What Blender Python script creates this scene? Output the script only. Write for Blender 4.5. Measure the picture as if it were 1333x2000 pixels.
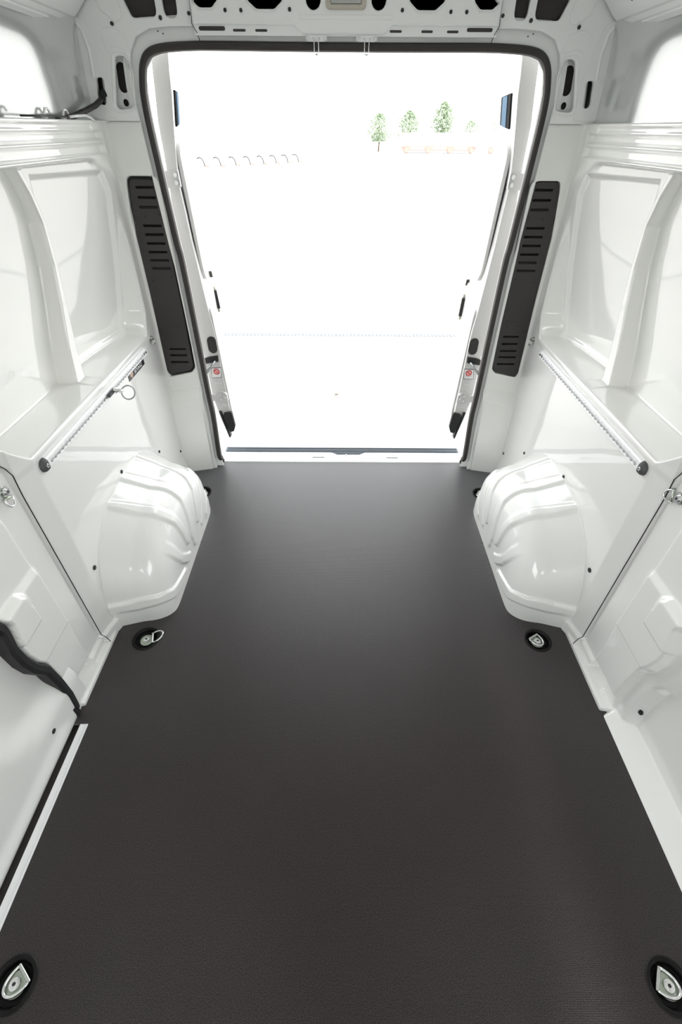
import bpy, bmesh, math, random
import numpy as np
from mathutils import Vector, Matrix
for o in list(bpy.data.objects): bpy.data.objects.remove(o)
SC = bpy.context.scene
COL = SC.collection
PI = math.pi

# ---------------------------------------------------------------- camera
FPX = 889.0
th, ro, ya = math.radians(40.139), math.radians(.413), math.radians(.185)
fwd = Vector((math.sin(ya)*math.cos(th), math.cos(ya)*math.cos(th), -math.sin(th)))
rgt = Vector((math.cos(ya), -math.sin(ya), 0)); upv = rgt.cross(fwd)
RR = math.cos(ro)*rgt + math.sin(ro)*upv; UU = -math.sin(ro)*rgt + math.cos(ro)*upv
cam = bpy.data.cameras.new('camera'); co = bpy.data.objects.new('camera', cam); COL.objects.link(co)
cam.sensor_fit = 'HORIZONTAL'; cam.sensor_width = 36; cam.lens = FPX/1333*36
cam.clip_start = .02; cam.clip_end = 600
co.matrix_world = Matrix(((RR.x, UU.x, -fwd.x, -.012), (RR.y, UU.y, -fwd.y, 0), (RR.z, UU.z, -fwd.z, 1.595), (0, 0, 0, 1)))
SC.camera = co

# ---------------------------------------------------------------- sky, sun, exposure
W = bpy.data.worlds.new('sky'); SC.world = W; W.use_nodes = True
wn = W.node_tree.nodes; wl = W.node_tree.links; wn.clear()
wo = wn.new('ShaderNodeOutputWorld'); bg = wn.new('ShaderNodeBackground')
tc = wn.new('ShaderNodeTexCoord'); sx = wn.new('ShaderNodeSeparateXYZ'); cr = wn.new('ShaderNodeValToRGB')
# hazy bright sky: brightest over the horizon, darker and bluer overhead
for i, (p, k, c) in enumerate(((0, 1, (1, 1, .975)), (.50, .95, (.98, .99, 1)), (.75, .58, (.93, .965, 1)), (1, .38, (.86, .93, 1)))):
    e = cr.color_ramp.elements[i] if i < 2 else cr.color_ramp.elements.new(p)
    e.position = p; e.color = (c[0]*k, c[1]*k, c[2]*k, 1)
wl.new(tc.outputs['Generated'], sx.inputs[0]); wl.new(sx.outputs['Z'], cr.inputs[0])
wl.new(cr.outputs[0], bg.inputs[0]); wl.new(bg.outputs[0], wo.inputs[0])
bg.inputs[1].default_value = 7.6
sun = bpy.data.lights.new('sun', 'SUN'); sun.energy = 6; sun.angle = math.radians(12); sun.color = (1, .96, .9)
so = bpy.data.objects.new('sun', sun); COL.objects.link(so)
so.rotation_euler = (math.radians(30), math.radians(16), 0)     # high, from behind the vehicle's front
def portal(name, loc, rot, sx_, sy_):
    l = bpy.data.lights.new(name, 'AREA'); l.shape = 'RECTANGLE'; l.size = sx_; l.size_y = sy_
    l.cycles.is_portal = True
    o = bpy.data.objects.new(name, l); COL.objects.link(o); o.location = loc; o.rotation_euler = rot
portal('rear_portal', (0, 2.38, .95), (-PI/2, 0, 0), 1.5, 1.85)
portal('front_portal', (0, -1.19, 1.46), (PI/2, 0, 0), .44, .32)
WY0, WY1, WZ0, WZ1 = -1.12, .48, .80, 1.55      # added side openings, out of view, letting in light for the near walls
for k in (-1, 1): portal('side_portal', (k*.91, (WY0+WY1)/2, (WZ0+WZ1)/2), (0, k*PI/2, 0), WZ1-WZ0, WY1-WY0)
vs = SC.view_settings
vs.view_transform = 'Standard'; vs.look = 'None'; vs.gamma = 1; vs.use_curve_mapping = False
vs.exposure = -.50
SC.cycles.max_bounces = 12; SC.cycles.diffuse_bounces = 8; SC.cycles.glossy_bounces = 5
SC.cycles.caustics_reflective = False; SC.cycles.caustics_refractive = False

# ---------------------------------------------------------------- materials
def mat(name, col, rough=.5, metal=0, coat=0, crough=.05, bump=None, spec=.5, noise=None, alpha=None, trans=0):
    m = bpy.data.materials.new(name); m.use_nodes = True
    n, l = m.node_tree.nodes, m.node_tree.links; b = n['Principled BSDF']
    b.inputs['Base Color'].default_value = (*col, 1); b.inputs['Roughness'].default_value = rough
    b.inputs['Metallic'].default_value = metal; b.inputs['Coat Weight'].default_value = coat
    b.inputs['Coat Roughness'].default_value = crough; b.inputs['Coat IOR'].default_value = 1.62; b.inputs['Specular IOR Level'].default_value = spec
    b.inputs['Transmission Weight'].default_value = trans
    t = n.new('ShaderNodeTexCoord')
    if noise:
        sc, amt = noise
        x = n.new('ShaderNodeTexNoise'); x.inputs['Scale'].default_value = sc; x.inputs['Detail'].default_value = 4
        r = n.new('ShaderNodeMixRGB'); r.blend_type = 'MULTIPLY'; r.inputs[1].default_value = (*col, 1)
        mp = n.new('ShaderNodeMapRange'); mp.inputs['To Min'].default_value = 1-amt; mp.inputs['To Max'].default_value = 1+amt
        l.new(t.outputs['Object'], x.inputs['Vector']); l.new(x.outputs['Fac'], mp.inputs['Value'])
        r.inputs[0].default_value = 1; l.new(mp.outputs[0], r.inputs[2]); l.new(r.outputs[0], b.inputs['Base Color'])
    if bump:
        sc, st, dist = bump
        x = n.new('ShaderNodeTexNoise'); x.inputs['Scale'].default_value = sc; x.inputs['Detail'].default_value = 2
        bp = n.new('ShaderNodeBump'); bp.inputs['Strength'].default_value = st; bp.inputs['Distance'].default_value = dist
        l.new(t.outputs['Object'], x.inputs['Vector']); l.new(x.outputs['Fac'], bp.inputs['Height'])
        l.new(bp.outputs[0], b.inputs['Normal']); l.new(bp.outputs[0], b.inputs['Coat Normal'])
    return m
M = dict(
    paint=mat('white_gloss_paint', (.785, .789, .768), .32, coat=1, crough=.035, bump=(2.2, .10, .02)),
    skin=mat('satin_primer_paint', (.60, .62, .61), .12, metal=.35, spec=.9, coat=1, crough=.04, bump=(3, .15, .01)),
    header=mat('grey_white_paint', (.86, .87, .86), .42, coat=.5, crough=.12, bump=(9, .12, .004)),
    doorpaint=mat('door_paint', (.60, .595, .585), .4, coat=.4, crough=.08),  # same white as the body, darkened: the shade on the doors is in the colour
    rubber=mat('dark_rubber', (.035, .031, .027), .6, noise=(30, .2)),
    black=mat('black_rubber', (.012, .012, .013), .55),
    plastic=mat('vent_plastic', (.026, .023, .023), .45, bump=(500, .15, .001), noise=(12, .1)),
    plug=mat('black_plug', (.012, .012, .012), .35),
    dark=mat('cavity_dark', (.05, .045, .042), .8),
    alu=mat('brushed_aluminium', (.84, .85, .86), .42, metal=.15, bump=(60, .05, .001)),
    dullsteel=mat('dark_zinc_steel', (.30, .32, .32), .3, metal=1),
    dullalu=mat('dull_aluminium', (.84, .85, .86), .5, metal=.3),
    steel=mat('zinc_steel', (.62, .64, .62), .25, metal=1, noise=(40, .15)),
    chrome=mat('polished_chrome', (.85, .86, .86), .12, metal=1),
    green=mat('yellow_zinc_plate', (.50, .55, .47), .34, metal=.8, noise=(60, .15)),
    capg=mat('grey_plastic_cap', (.075, .075, .08), .5, noise=(60, .2)),
    beige=mat('beige_plastic', (.50, .47, .40), .5),
    lens=mat('frosted_lens', (.72, .74, .72), .25, trans=.3),
    white=mat('white_label', (.80, .80, .80), .5),
    red=mat('red_print', (.62, .02, .03), .5),
    pink=mat('pale_red_print', (.80, .45, .42), .5),
    lblack=mat('label_black', (.02, .02, .022), .25),
    lwhite=mat('label_white', (.75, .76, .77), .4),
    orange=mat('label_crest', (.70, .52, .42), .4),
    cable=mat('black_conduit', (.015, .015, .016), .4),
    film=mat('blue_glass', (.045, .11, .19), .6, spec=.1),
    sill=mat('white_sill_metal', (.82, .83, .84), .35, coat=.5, crough=.1),
    step=mat('ribbed_step_grey', (.10, .125, .15), .6),
    leaf=mat('tree_leaves', (.25, .32, .21), .7, noise=(3, .35)),
    bark=mat('tree_bark', (.12, .09, .06), .9, noise=(8, .3)),
    tyre=mat('tyre_rubber', (.02, .02, .02), .8),
    glass=mat('vehicle_glass', (.05, .06, .07), .1),
    body=mat('vehicle_white', (.82, .82, .82), .3, coat=.5),
    redlamp=mat('tail_lamp_red', (.60, .30, .28), .3),
    brown=mat('trailer_side_brown', (.34, .23, .20), .6),
    grate=mat('drain_grate_iron', (.12, .13, .14), .6, noise=(20, .3)),
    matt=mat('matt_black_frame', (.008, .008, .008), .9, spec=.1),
    cup=mat('black_cup_plastic', (.0035, .0035, .0035), .5, spec=.25),
    thread=mat('debris_brown', (.14, .11, .08), .8),
)
# ground concrete
def ground_mat():
    m = mat('concrete_ground', (.46, .45, .43), .9); n, l = m.node_tree.nodes, m.node_tree.links; b = n['Principled BSDF']
    t = n.new('ShaderNodeTexCoord'); a = n.new('ShaderNodeTexNoise'); a.inputs['Scale'].default_value = 1.3; a.inputs['Detail'].default_value = 8
    a.inputs['Roughness'].default_value = .7
    c = n.new('ShaderNodeValToRGB'); c.color_ramp.elements[0].color = (.38, .38, .37, 1); c.color_ramp.elements[0].position = .3
    c.color_ramp.elements[1].color = (.50, .49, .47, 1); c.color_ramp.elements[1].position = .65
    l.new(t.outputs['Object'], a.inputs['Vector']); l.new(a.outputs['Fac'], c.inputs[0]); l.new(c.outputs[0], b.inputs['Base Color'])
    return m
M['ground'] = ground_mat()
# anti-slip floor board: dark brown film with a pressed wire-mesh pattern, faint cloudy wear
def floor_mat():
    m = mat('anti_slip_board', (.03, .025, .024), .46, spec=.62); n, l = m.node_tree.nodes, m.node_tree.links; b = n['Principled BSDF']
    t = n.new('ShaderNodeTexCoord')
    v = n.new('ShaderNodeTexVoronoi'); v.feature = 'DISTANCE_TO_EDGE'; v.inputs['Scale'].default_value = 260; v.inputs['Randomness'].default_value = .12
    l.new(t.outputs['Object'], v.inputs['Vector'])
    r = n.new('ShaderNodeMapRange'); r.inputs['From Max'].default_value = .25
    l.new(v.outputs['Distance'], r.inputs['Value'])
    bp = n.new('ShaderNodeBump'); bp.inputs['Strength'].default_value = .35; bp.inputs['Distance'].default_value = .0006
    l.new(r.outputs[0], bp.inputs['Height']); l.new(bp.outputs[0], b.inputs['Normal'])
    a = n.new('ShaderNodeTexNoise'); a.inputs['Scale'].default_value = 2.2; a.inputs['Detail'].default_value = 7; a.inputs['Roughness'].default_value = .65
    l.new(t.outputs['Object'], a.inputs['Vector'])
    c = n.new('ShaderNodeValToRGB'); c.color_ramp.elements[0].color = (.0085, .0036, .0028, 1); c.color_ramp.elements[0].position = .3
    c.color_ramp.elements[1].color = (.0120, .0058, .0048, 1); c.color_ramp.elements[1].position = .7
    l.new(a.outputs['Fac'], c.inputs[0])
    f = n.new('ShaderNodeTexNoise'); f.inputs['Scale'].default_value = 420; f.inputs['Detail'].default_value = 1
    l.new(t.outputs['Object'], f.inputs['Vector'])
    g = n.new('ShaderNodeMapRange'); g.inputs['From Min'].default_value = .3; g.inputs['From Max'].default_value = .75
    g.inputs['To Min'].default_value = .75; g.inputs['To Max'].default_value = 1.5
    l.new(f.outputs['Fac'], g.inputs['Value'])
    x = n.new('ShaderNodeMixRGB'); x.blend_type = 'MULTIPLY'; x.inputs[0].default_value = 1
    l.new(c.outputs[0], x.inputs[1]); l.new(g.outputs[0], x.inputs[2]); l.new(x.outputs[0], b.inputs['Base Color'])
    q = n.new('ShaderNodeMapRange'); q.inputs['To Min'].default_value = .27; q.inputs['To Max'].default_value = .36
    l.new(a.outputs['Fac'], q.inputs['Value']); l.new(q.outputs[0], b.inputs['Roughness'])
    b.inputs['Sheen Weight'].default_value = .85; b.inputs['Sheen Roughness'].default_value = .45; b.inputs['Sheen Tint'].default_value = (.9, .95, 1, 1)
    u = n.new('ShaderNodeMapRange'); u.inputs['From Min'].default_value = .3; u.inputs['From Max'].default_value = .7
    u.inputs['To Min'].default_value = .18; u.inputs['To Max'].default_value = .66
    l.new(f.outputs['Fac'], u.inputs['Value']); l.new(u.outputs[0], b.inputs['Specular IOR Level'])
    return m
M['floor'] = floor_mat()

# ---------------------------------------------------------------- helpers
def link(name, me, m=None, parent=None, smooth=None):
    if m is not None:
        me.materials.clear(); me.materials.append(m)
    if smooth is not None:
        me.shade_smooth()
        if smooth < 3: me.set_sharp_from_angle(angle=smooth)
    o = bpy.data.objects.new(name, me); COL.objects.link(o)
    if parent: o.parent = parent
    return o
def tag(o, label=None, cat=None, group=None, kind=None):
    for k, v in (('label', label), ('category', cat), ('group', group), ('kind', kind)):
        if v: o[k] = v
    return o
def thing(name, label, cat, loc=(0, 0, 0), rot=(0, 0, 0), group=None, kind=None):
    o = bpy.data.objects.new(name, None); COL.objects.link(o); o.location = loc; o.rotation_euler = rot
    o.empty_display_size = .05
    return tag(o, label, cat, group, kind)
def pyobj(name, V, Fc, m, parent=None, smooth=None):
    me = bpy.data.meshes.new(name); me.from_pydata([tuple(v) for v in V], [], Fc)
    bm = bmesh.new(); bm.from_mesh(me); bmesh.ops.recalc_face_normals(bm, faces=bm.faces); bm.to_mesh(me); bm.free()
    return link(name, me, m, parent, smooth)
def bmo(name, bm, m, parent=None, smooth=None, bevel=0, seg=2):
    if bevel: bmesh.ops.bevel(bm, geom=bm.edges[:], offset=bevel, segments=seg, affect='EDGES', clamp_overlap=True)
    me = bpy.data.meshes.new(name); bm.to_mesh(me); bm.free()
    return link(name, me, m, parent, smooth)
def box(name, c, s, m, parent=None, bevel=.002, rot=None):
    bm = bmesh.new(); bmesh.ops.create_cube(bm, size=1, matrix=Matrix.Diagonal((*s, 1)))
    if bevel: bmesh.ops.bevel(bm, geom=bm.edges[:], offset=bevel, segments=2, affect='EDGES', clamp_overlap=True)
    mt = Matrix.Translation(c) @ (rot.to_4x4() if rot else Matrix.Identity(4))
    bm.transform(mt)
    return bmo(name, bm, m, parent, .6)
def cyl(name, p0, p1, r, m, parent=None, seg=20, bevel=0, r2=None):
    p0, p1 = Vector(p0), Vector(p1); d = p1-p0
    bm = bmesh.new(); bmesh.ops.create_cone(bm, cap_ends=True, segments=seg, radius1=r, radius2=r if r2 is None else r2, depth=d.length)
    if bevel: bmesh.ops.bevel(bm, geom=[e for e in bm.edges if abs(e.verts[0].co.z-e.verts[1].co.z) < 1e-6], offset=bevel, segments=2, affect='EDGES')
    bm.transform(Matrix.Translation((p0+p1)/2) @ d.to_track_quat('Z', 'Y').to_matrix().to_4x4())
    return bmo(name, bm, m, parent, .6)
def sweep(name, pts, prof, m, parent=None, closed=False, up=None, smooth=.7, taper=None):
    """prof: list of (a,b) in the frame (n, b) along pts; up: fixed reference vector."""
    pts = [Vector(p) for p in pts]; N = len(pts); V = []; Fc = []
    ref = Vector(up) if up is not None else None; last = None
    for i, p in enumerate(pts):
        a = pts[(i-1) % N] if (closed or i) else pts[i]; b = pts[(i+1) % N] if (closed or i < N-1) else pts[i]
        t = (b-a).normalized()
        if ref is not None: bb = (ref - t*ref.dot(t)).normalized(); nn = bb.cross(t)
        else:
            if last is None: last = Vector((0, 0, 1)) if abs(t.z) < .9 else Vector((1, 0, 0))
            bb = (last - t*last.dot(t)).normalized(); nn = bb.cross(t); last = bb
        k = taper[i] if taper else 1
        for (u, v) in prof: V.append(p + nn*u*k + bb*v*k)
    K = len(prof)
    for i in range(N if closed else N-1):
        j = (i+1) % N
        for k in range(K):
            k2 = (k+1) % K; Fc.append((i*K+k, i*K+k2, j*K+k2, j*K+k))
    if not closed:
        Fc.append(tuple(range(K))); Fc.append(tuple((N-1)*K+k for k in range(K)))
    return pyobj(name, V, Fc, m, parent, smooth)
def circ(r, n=10): return [(r*math.cos(2*PI*i/n), r*math.sin(2*PI*i/n)) for i in range(n)]
def tube(name, pts, r, m, parent=None, closed=False, n=10): return sweep(name, pts, circ(r, n), m, parent, closed, smooth=4)
def lathe(name, prof, m, parent=None, seg=40, loc=(0, 0, 0)):
    V = []; Fc = []; K = len(prof)
    for i in range(seg):
        a = 2*PI*i/seg
        for r, z in prof: V.append((r*math.cos(a)+loc[0], r*math.sin(a)+loc[1], z+loc[2]))
    for i in range(seg):
        j = (i+1) % seg
        for k in range(K-1): Fc.append((i*K+k, j*K+k, j*K+k+1, i*K+k+1))
    me = bpy.data.meshes.new(name); me.from_pydata(V, [], Fc)
    bm = bmesh.new(); bm.from_mesh(me); bmesh.ops.remove_doubles(bm, verts=bm.verts, dist=1e-5); bmesh.ops.recalc_face_normals(bm, faces=bm.faces)
    bm.to_mesh(me); bm.free()
    return link(name, me, m, parent, .6)
def rnd(pts, r, n=6):
    """round the corners of a polygon; r: radius or list"""
    out = []; N = len(pts)
    for i in range(N):
        p = Vector(pts[i]); a = Vector(pts[i-1]); b = Vector(pts[(i+1) % N]); rr = r[i] if isinstance(r, (list, tuple)) else r
        d1 = (a-p); d2 = (b-p)
        if rr <= 0 or d1.length < 1e-6 or d2.length < 1e-6: out.append(tuple(p)); continue
        ang = d1.angle(d2); t = min(rr/math.tan(ang/2), d1.length*.49, d2.length*.49)
        p1 = p+d1.normalized()*t; p2 = p+d2.normalized()*t
        for k in range(n+1):
            s = k/n; out.append(tuple((1-s)**2*p1+2*s*(1-s)*p+s*s*p2))
    return out
def stadium(cx, cz, w, h, ang=0, n=8):
    r = min(w, h)/2; pts = []
    if w >= h:
        for k in range(n+1): a = -PI/2+PI*k/n; pts.append((w/2-r+r*math.cos(a), r*math.sin(a)))
        for k in range(n+1): a = PI/2+PI*k/n; pts.append((-w/2+r+r*math.cos(a), r*math.sin(a)))
    else:
        for k in range(n+1): a = PI*k/n; pts.append((r*math.cos(a), h/2-r+r*math.sin(a)))
        for k in range(n+1): a = PI+PI*k/n; pts.append((r*math.cos(a), -h/2+r+r*math.sin(a)))
    c, s = math.cos(ang), math.sin(ang)
    return [(cx+x*c-z*s, cz+x*s+z*c) for x, z in pts]
def plate(name, outline, holes, thick, bevel, m, parent=None, mt=None, smooth=.5):
    """flat plate with real holes; local x,y outline, thickness centred on z; mt maps to scene"""
    cu = bpy.data.curves.new(name, 'CURVE'); cu.dimensions = '2D'; cu.fill_mode = 'BOTH'
    cu.extrude = max(thick/2-bevel, 1e-5); cu.bevel_depth = bevel; cu.offset = -bevel; cu.bevel_resolution = 1
    for pts in [outline]+list(holes):
        s = cu.splines.new('POLY'); s.points.add(len(pts)-1); s.use_cyclic_u = True
        for i, p in enumerate(pts): s.points[i].co = (p[0], p[1], 0, 1)
    t = bpy.data.objects.new('tmp', cu); COL.objects.link(t)
    dg = bpy.context.evaluated_depsgraph_get(); dg.update()
    me = bpy.data.meshes.new_from_object(t.evaluated_get(dg)); bpy.data.objects.remove(t); bpy.data.curves.remove(cu)
    me.name = name
    if mt is not None: me.transform(mt)
    return link(name, me, m, parent, smooth)
# (x,z) drawing -> plane facing the camera at depth y (drawing y -> world z, thickness -> world y)
def facing(y): return Matrix(((1, 0, 0, 0), (0, 0, -1, y), (0, 1, 0, 0), (0, 0, 0, 1)))
# (y,z) drawing -> side wall plane at x
def sideways(x, s=1): return Matrix(((0, 0, s, x), (1, 0, 0, 0), (0, 1, 0, 0), (0, 0, 0, 1)))
def mirror(pts): return [(-x, z) for x, z in pts][::-1]
def text(name, s, size, m, parent, mt, ext=.0003):
    cu = bpy.data.curves.new(name, 'FONT'); cu.body = s; cu.size = size; cu.extrude = ext; cu.align_x = 'CENTER'; cu.align_y = 'CENTER'
    t = bpy.data.objects.new('tmp', cu); COL.objects.link(t)
    dg = bpy.context.evaluated_depsgraph_get(); dg.update()
    me = bpy.data.meshes.new_from_object(t.evaluated_get(dg)); bpy.data.objects.remove(t); bpy.data.curves.remove(cu)
    me.transform(mt); return link(name, me, m, parent)
def sdpoly(Y, Z, pts):
    d = np.full(Y.shape, 1e9); ins = np.zeros(Y.shape, bool); N = len(pts)
    for i in range(N):
        ax, ay = pts[i]; bx_, by = pts[(i+1) % N]; ex, ey = bx_-ax, by-ay; L = ex*ex+ey*ey
        if L < 1e-12: continue
        t = np.clip(((Y-ax)*ex+(Z-ay)*ey)/L, 0, 1)
        d = np.minimum(d, (Y-ax-t*ex)**2+(Z-ay-t*ey)**2)
        if abs(by-ay) > 1e-12: ins ^= ((ay > Z) != (by > Z)) & (Y < (bx_-ax)*(Z-ay)/(by-ay)+ax)
    d = np.sqrt(d); return np.where(ins, -d, d)
def S(x): x = np.clip(x, 0, 1); return x*x*(3-2*x)
def gridobj(name, P, m, parent=None, mask=None, flip=False, smooth=4):
    nu, nv = P.shape[:2]; V = P.reshape(-1, 3)
    i, j = np.meshgrid(np.arange(nu-1), np.arange(nv-1), indexing='ij')
    q = np.stack([i*nv+j, (i+1)*nv+j, (i+1)*nv+j+1, i*nv+j+1], -1)
    if flip: q = q[..., ::-1]
    if mask is not None: q = q[mask[:-1, :-1] & mask[1:, :-1] & mask[:-1, 1:] & mask[1:, 1:]]
    q = q.reshape(-1, 4)
    used = np.zeros(len(V), bool); used[q.ravel()] = True; idx = np.cumsum(used)-1; V = V[used]; q = idx[q]
    me = bpy.data.meshes.new(name); me.vertices.add(len(V)); me.vertices.foreach_set('co', V.astype(np.float32).ravel())
    me.loops.add(q.size); me.loops.foreach_set('vertex_index', q.ravel().astype(np.int32))
    me.polygons.add(len(q)); me.polygons.foreach_set('loop_start', (np.arange(len(q))*4).astype(np.int32))
    me.update(calc_edges=True); me.validate()
    return link(name, me, m, parent, smooth)

# ================================================================ FLOOR
rings_xy = [(s*.80, y) for y in (.105, 1.085, 2.06) for s in (-1, 1)]
hole = [[(x+.050*math.cos(2*PI*k/36), y+.050*math.sin(2*PI*k/36)) for k in range(36)] for x, y in rings_xy]
# notch for the light edge strip of the sliding door step on the left
outl = [(-.887, -1.22), (.965, -1.22), (.965, 2.305), (.80, 2.37), (-.80, 2.37), (-.965, 2.305), (-.965, .737), (-.887, .737)]
fl = plate('floor', outl, hole, .012, .0008, M['floor'], mt=Matrix.Translation((0, 0, -.006)))
tag(fl, 'dark brown anti-slip load floor board running to the rear doors', 'floor', kind='structure')
sub = box('subfloor', (0, .60, -.045), (2.1, 3.6, .03), M['dark'], fl, bevel=0)

# ================================================================ WALLS
XW = .935
ys = np.concatenate([np.arange(-1.20, .55, .05), np.arange(.55, .70, .01), np.arange(.70, 1.60, .004), np.arange(1.60, 1.82, .002), np.arange(1.82, 2.33, .004)])
ys = np.unique(np.round(ys, 4))
zs = np.concatenate([np.arange(-.06, .04, .005), np.arange(.04, 1.612, .004), [1.6125, 1.614]])
R_POLY = rnd([(1.135, .838), (2.185, .838), (2.245, .93), (2.268, 1.157), (2.296, 1.33), (2.305, 1.44), (2.265, 1.508), (1.60, 1.508), (.80, 1.495),
              (.84, 1.30), (.90, 1.10), (1.03, .945)], [.02, .03, .04, .02, .02, .08, .09, 0, 0, 0, 0, .03])
E_POLY = [(-3, -1), (.79, -1), (.797, .0), (.808, .10), (.806, .18), (.797, .275), (.770, .33), (.757, .385), (.752, .45), (.765, .525), (.752, .567), (.705, .72),
          (.66, .95), (.62, 1.3), (.6, 2), (-3, 2)]
def rib_edges():
    f = [(1.622, .80), (1.637, .856), (1.653, .976), (1.690, 1.123), (1.712, 1.232), (1.718, 1.357), (1.693, 1.434), (1.655, 1.50), (1.62, 1.56)]
    w = [.072, .070, .060, .045, .034, .028, .03, .04, .05]
    return f + [(f[i][0]+w[i], f[i][1]) for i in range(len(f)-1, -1, -1)]
RIB = rib_edges()
def wall_h(Y, Z, left):
    h = np.zeros(Y.shape)
    # belt: slight inward roll of the lower panel's top edge
    h += .004*S((Z-.80)/.03)*(Y > 1.06)
    # deep upper recess behind the belt ledge, the ribs standing in it
    sd = sdpoly(Y, Z, R_POLY)
    deep = -(.150-.085*np.clip((Z-.83)/.67, 0, 1))
    deep = deep+.075*np.clip((Y-1.68)/.54, 0, 1.1)**2
    wv = .012+.05*S((Y-2.1)/.08)*S((Z-.84)/.06)
    mR = S(-sd/wv)
    rb = sdpoly(Y, Z, RIB); mr = S(.5-rb/.015)
    rib_h = -.080+.05*np.clip((Z-.83)/.67, 0, 1)
    inner = deep+(rib_h-deep)*mr
    # soft pressed step round the rear of the recess
    st = sdpoly(Y, Z, [(1.78, .86), (2.16, .86), (2.205, 1.15), (2.225, 1.40), (2.19, 1.47), (1.78, 1.48)])
    inner = inner-.010*S(-st/.02)
    h = h*(1-mR)+inner*mR
    # stepped rails along the top
    my = S((2.27-Y)/.03)
    t = np.zeros(Y.shape)
    for z0, z1, d in ((1.600, 1.606, 0), (1.560, 1.575, -.020), (1.545, 1.552, .0), (1.518, 1.530, -.016)): pass
    t = -.018*(S((Z-1.552)/.010)-S((Z-1.575)/.012)) - .014*(S((Z-1.512)/.008)-S((Z-1.540)/.010))
    bx1 = sdpoly(Y, Z, rnd([(1.3, 1.586), (2.19, 1.586), (2.19, 1.604), (1.3, 1.604)], .004)); t = t-.006*S(-bx1/.004)
    h = h+t*my*(1-mR)
    # top lip turning outward
    h = np.where(Z > 1.6135, -.075, h)
    # middle pillar panel: chamfer, seam and set-back sheet
    N = sdpoly(Y, Z, [(-3, -1), (1.0582, -1), (1.0582, .845), (1.02, .905), (.90, 1.09), (.85, 2), (-3, 2)])
    h = h+(-.018*np.clip(1-np.maximum(N, 0)/.080, 0, 1))*(1-mR)
    h = h-.007*S(.5-N/.003)
    h = h-.006*np.exp(-((N+.003)/.005)**2)                       # groove of the seam
    A = sdpoly(Y, Z, rnd([(-3, .083), (.955, .083), (.957, .30), (.950, .31), (.950, .745), (.935, .80), (.80, .97), (.6, 1.35), (-3, 1.4)], [0, .004, .004, .004, .02, .03, .1, .05, 0]))
    h = h+.013*S(.5-A/.014)
    B = sdpoly(Y, Z, rnd([(-3, .300), (.957, .300), (.957, .540), (.945, .562), (-3, .562)], [0, .004, .01, .01, 0]))
    h = h+.012*S(.5-B/np.where(Z > .5, .030, .008))
    C = sdpoly(Y, Z, rnd([(.3, .432), (.857, .437), (.858, .540), (.84, .566), (.3, .572)], [0, .005, .012, .02, 0]))
    h = h+.014*S(.5-C/np.where(Z > .5, .022, .009))
    D = sdpoly(Y, Z, rnd([(.858, -.2), (.957, -.2), (.957, .076), (.858, .088)], .005))
    h = h-.020*S(-D/.007+.5)
    # foot of the wall: small kick strip between seam and wheel arch
    h = h+.013*S((.058-Z)/.008)*S((Y-.957)/.004)*S((1.30-Y)/.02)
    h = h+.012*np.clip((.12-Z)/.12, 0, 1)*S((Y-1.1)/.1)
    h = np.where((Y > .79) & (Y < 1.25) & (Z < .024), np.maximum(h, -.03+.040*S((.026-Z)/.010)), h)
    # blend into the rear pillar
    d = np.clip(Y-2.288, 0, .022); h = h+.022-np.sqrt(np.maximum(.022**2-d**2, 0))
    # door aperture edge near the camera
    E = sdpoly(Y, Z, E_POLY)
    if left:
        h = h*(1-S(.5-E/.01))+(-.055)*S(.5-E/.012)
    else:
        k = S(.5-(E+.012)/.022)
        k2 = S(.5-(E+.075)/.045)
        h = h*(1-k)-.034*k
        h = h-.028*k2
        # sloping foot of the front panel
        ft = np.maximum(h, -np.maximum(Z, 0)*1.15+.004)
        h = np.where(Y < .80, h+(ft-h)*S((.80-Y)/.03), h)
    return h, E
def build_wall(side):
    left = side < 0
    Yg, Zg = np.meshgrid(ys, zs, indexing='ij')
    h, E = wall_h(Yg, Zg, left)
    wnd = ~((Yg > WY0) & (Yg < WY1) & (Zg > WZ0) & (Zg < WZ1))
    mask = ((E > -.02) if left else np.ones(E.shape, bool)) & wnd
    P = np.stack([side*(XW-h), Yg, Zg], -1)
    o = gridobj('wall_left' if left else 'wall_right', P, M['paint'], mask=mask, flip=left)
    return tag(o, ('white pressed sheet-metal side wall on the left, with the sliding door beside it' if left else
                   'white pressed sheet-metal side wall on the right, opposite the sliding door'), 'wall', kind='structure')
WL = build_wall(-1); WR = build_wall(1)
def wx(y, z, side):
    h, _ = wall_h(np.array([[y]]), np.array([[z]]), side < 0); return float(side*(XW-h[0, 0]))
# dark joint where the pillar sheet overlaps the middle panel
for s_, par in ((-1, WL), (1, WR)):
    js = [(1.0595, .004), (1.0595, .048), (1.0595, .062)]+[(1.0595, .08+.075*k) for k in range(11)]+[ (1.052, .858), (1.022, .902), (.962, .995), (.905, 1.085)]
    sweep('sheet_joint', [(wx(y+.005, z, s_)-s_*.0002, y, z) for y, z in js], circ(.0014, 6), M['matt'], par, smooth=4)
# rubber plugs in the walls
def plugs(parent, side, pts):
    for y, z, r in pts:
        x = wx(y, z, side)
        cyl('hole_plug', (x+side*.003, y, z), (x-side*.004, y, z), r, M['plug'], parent, 18, .0015)
plugs(WL, -1, [(1.576, .482, .0085), (1.172, .327, .0095), (1.97, .33, .0075), (2.235, .163, .0075)])
plugs(WR, 1, [(1.570, .472, .0085), (1.176, .322, .0095), (1.984, .324, .0075), (2.235, .16, .0075), (.727, .123, .0105)])

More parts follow.
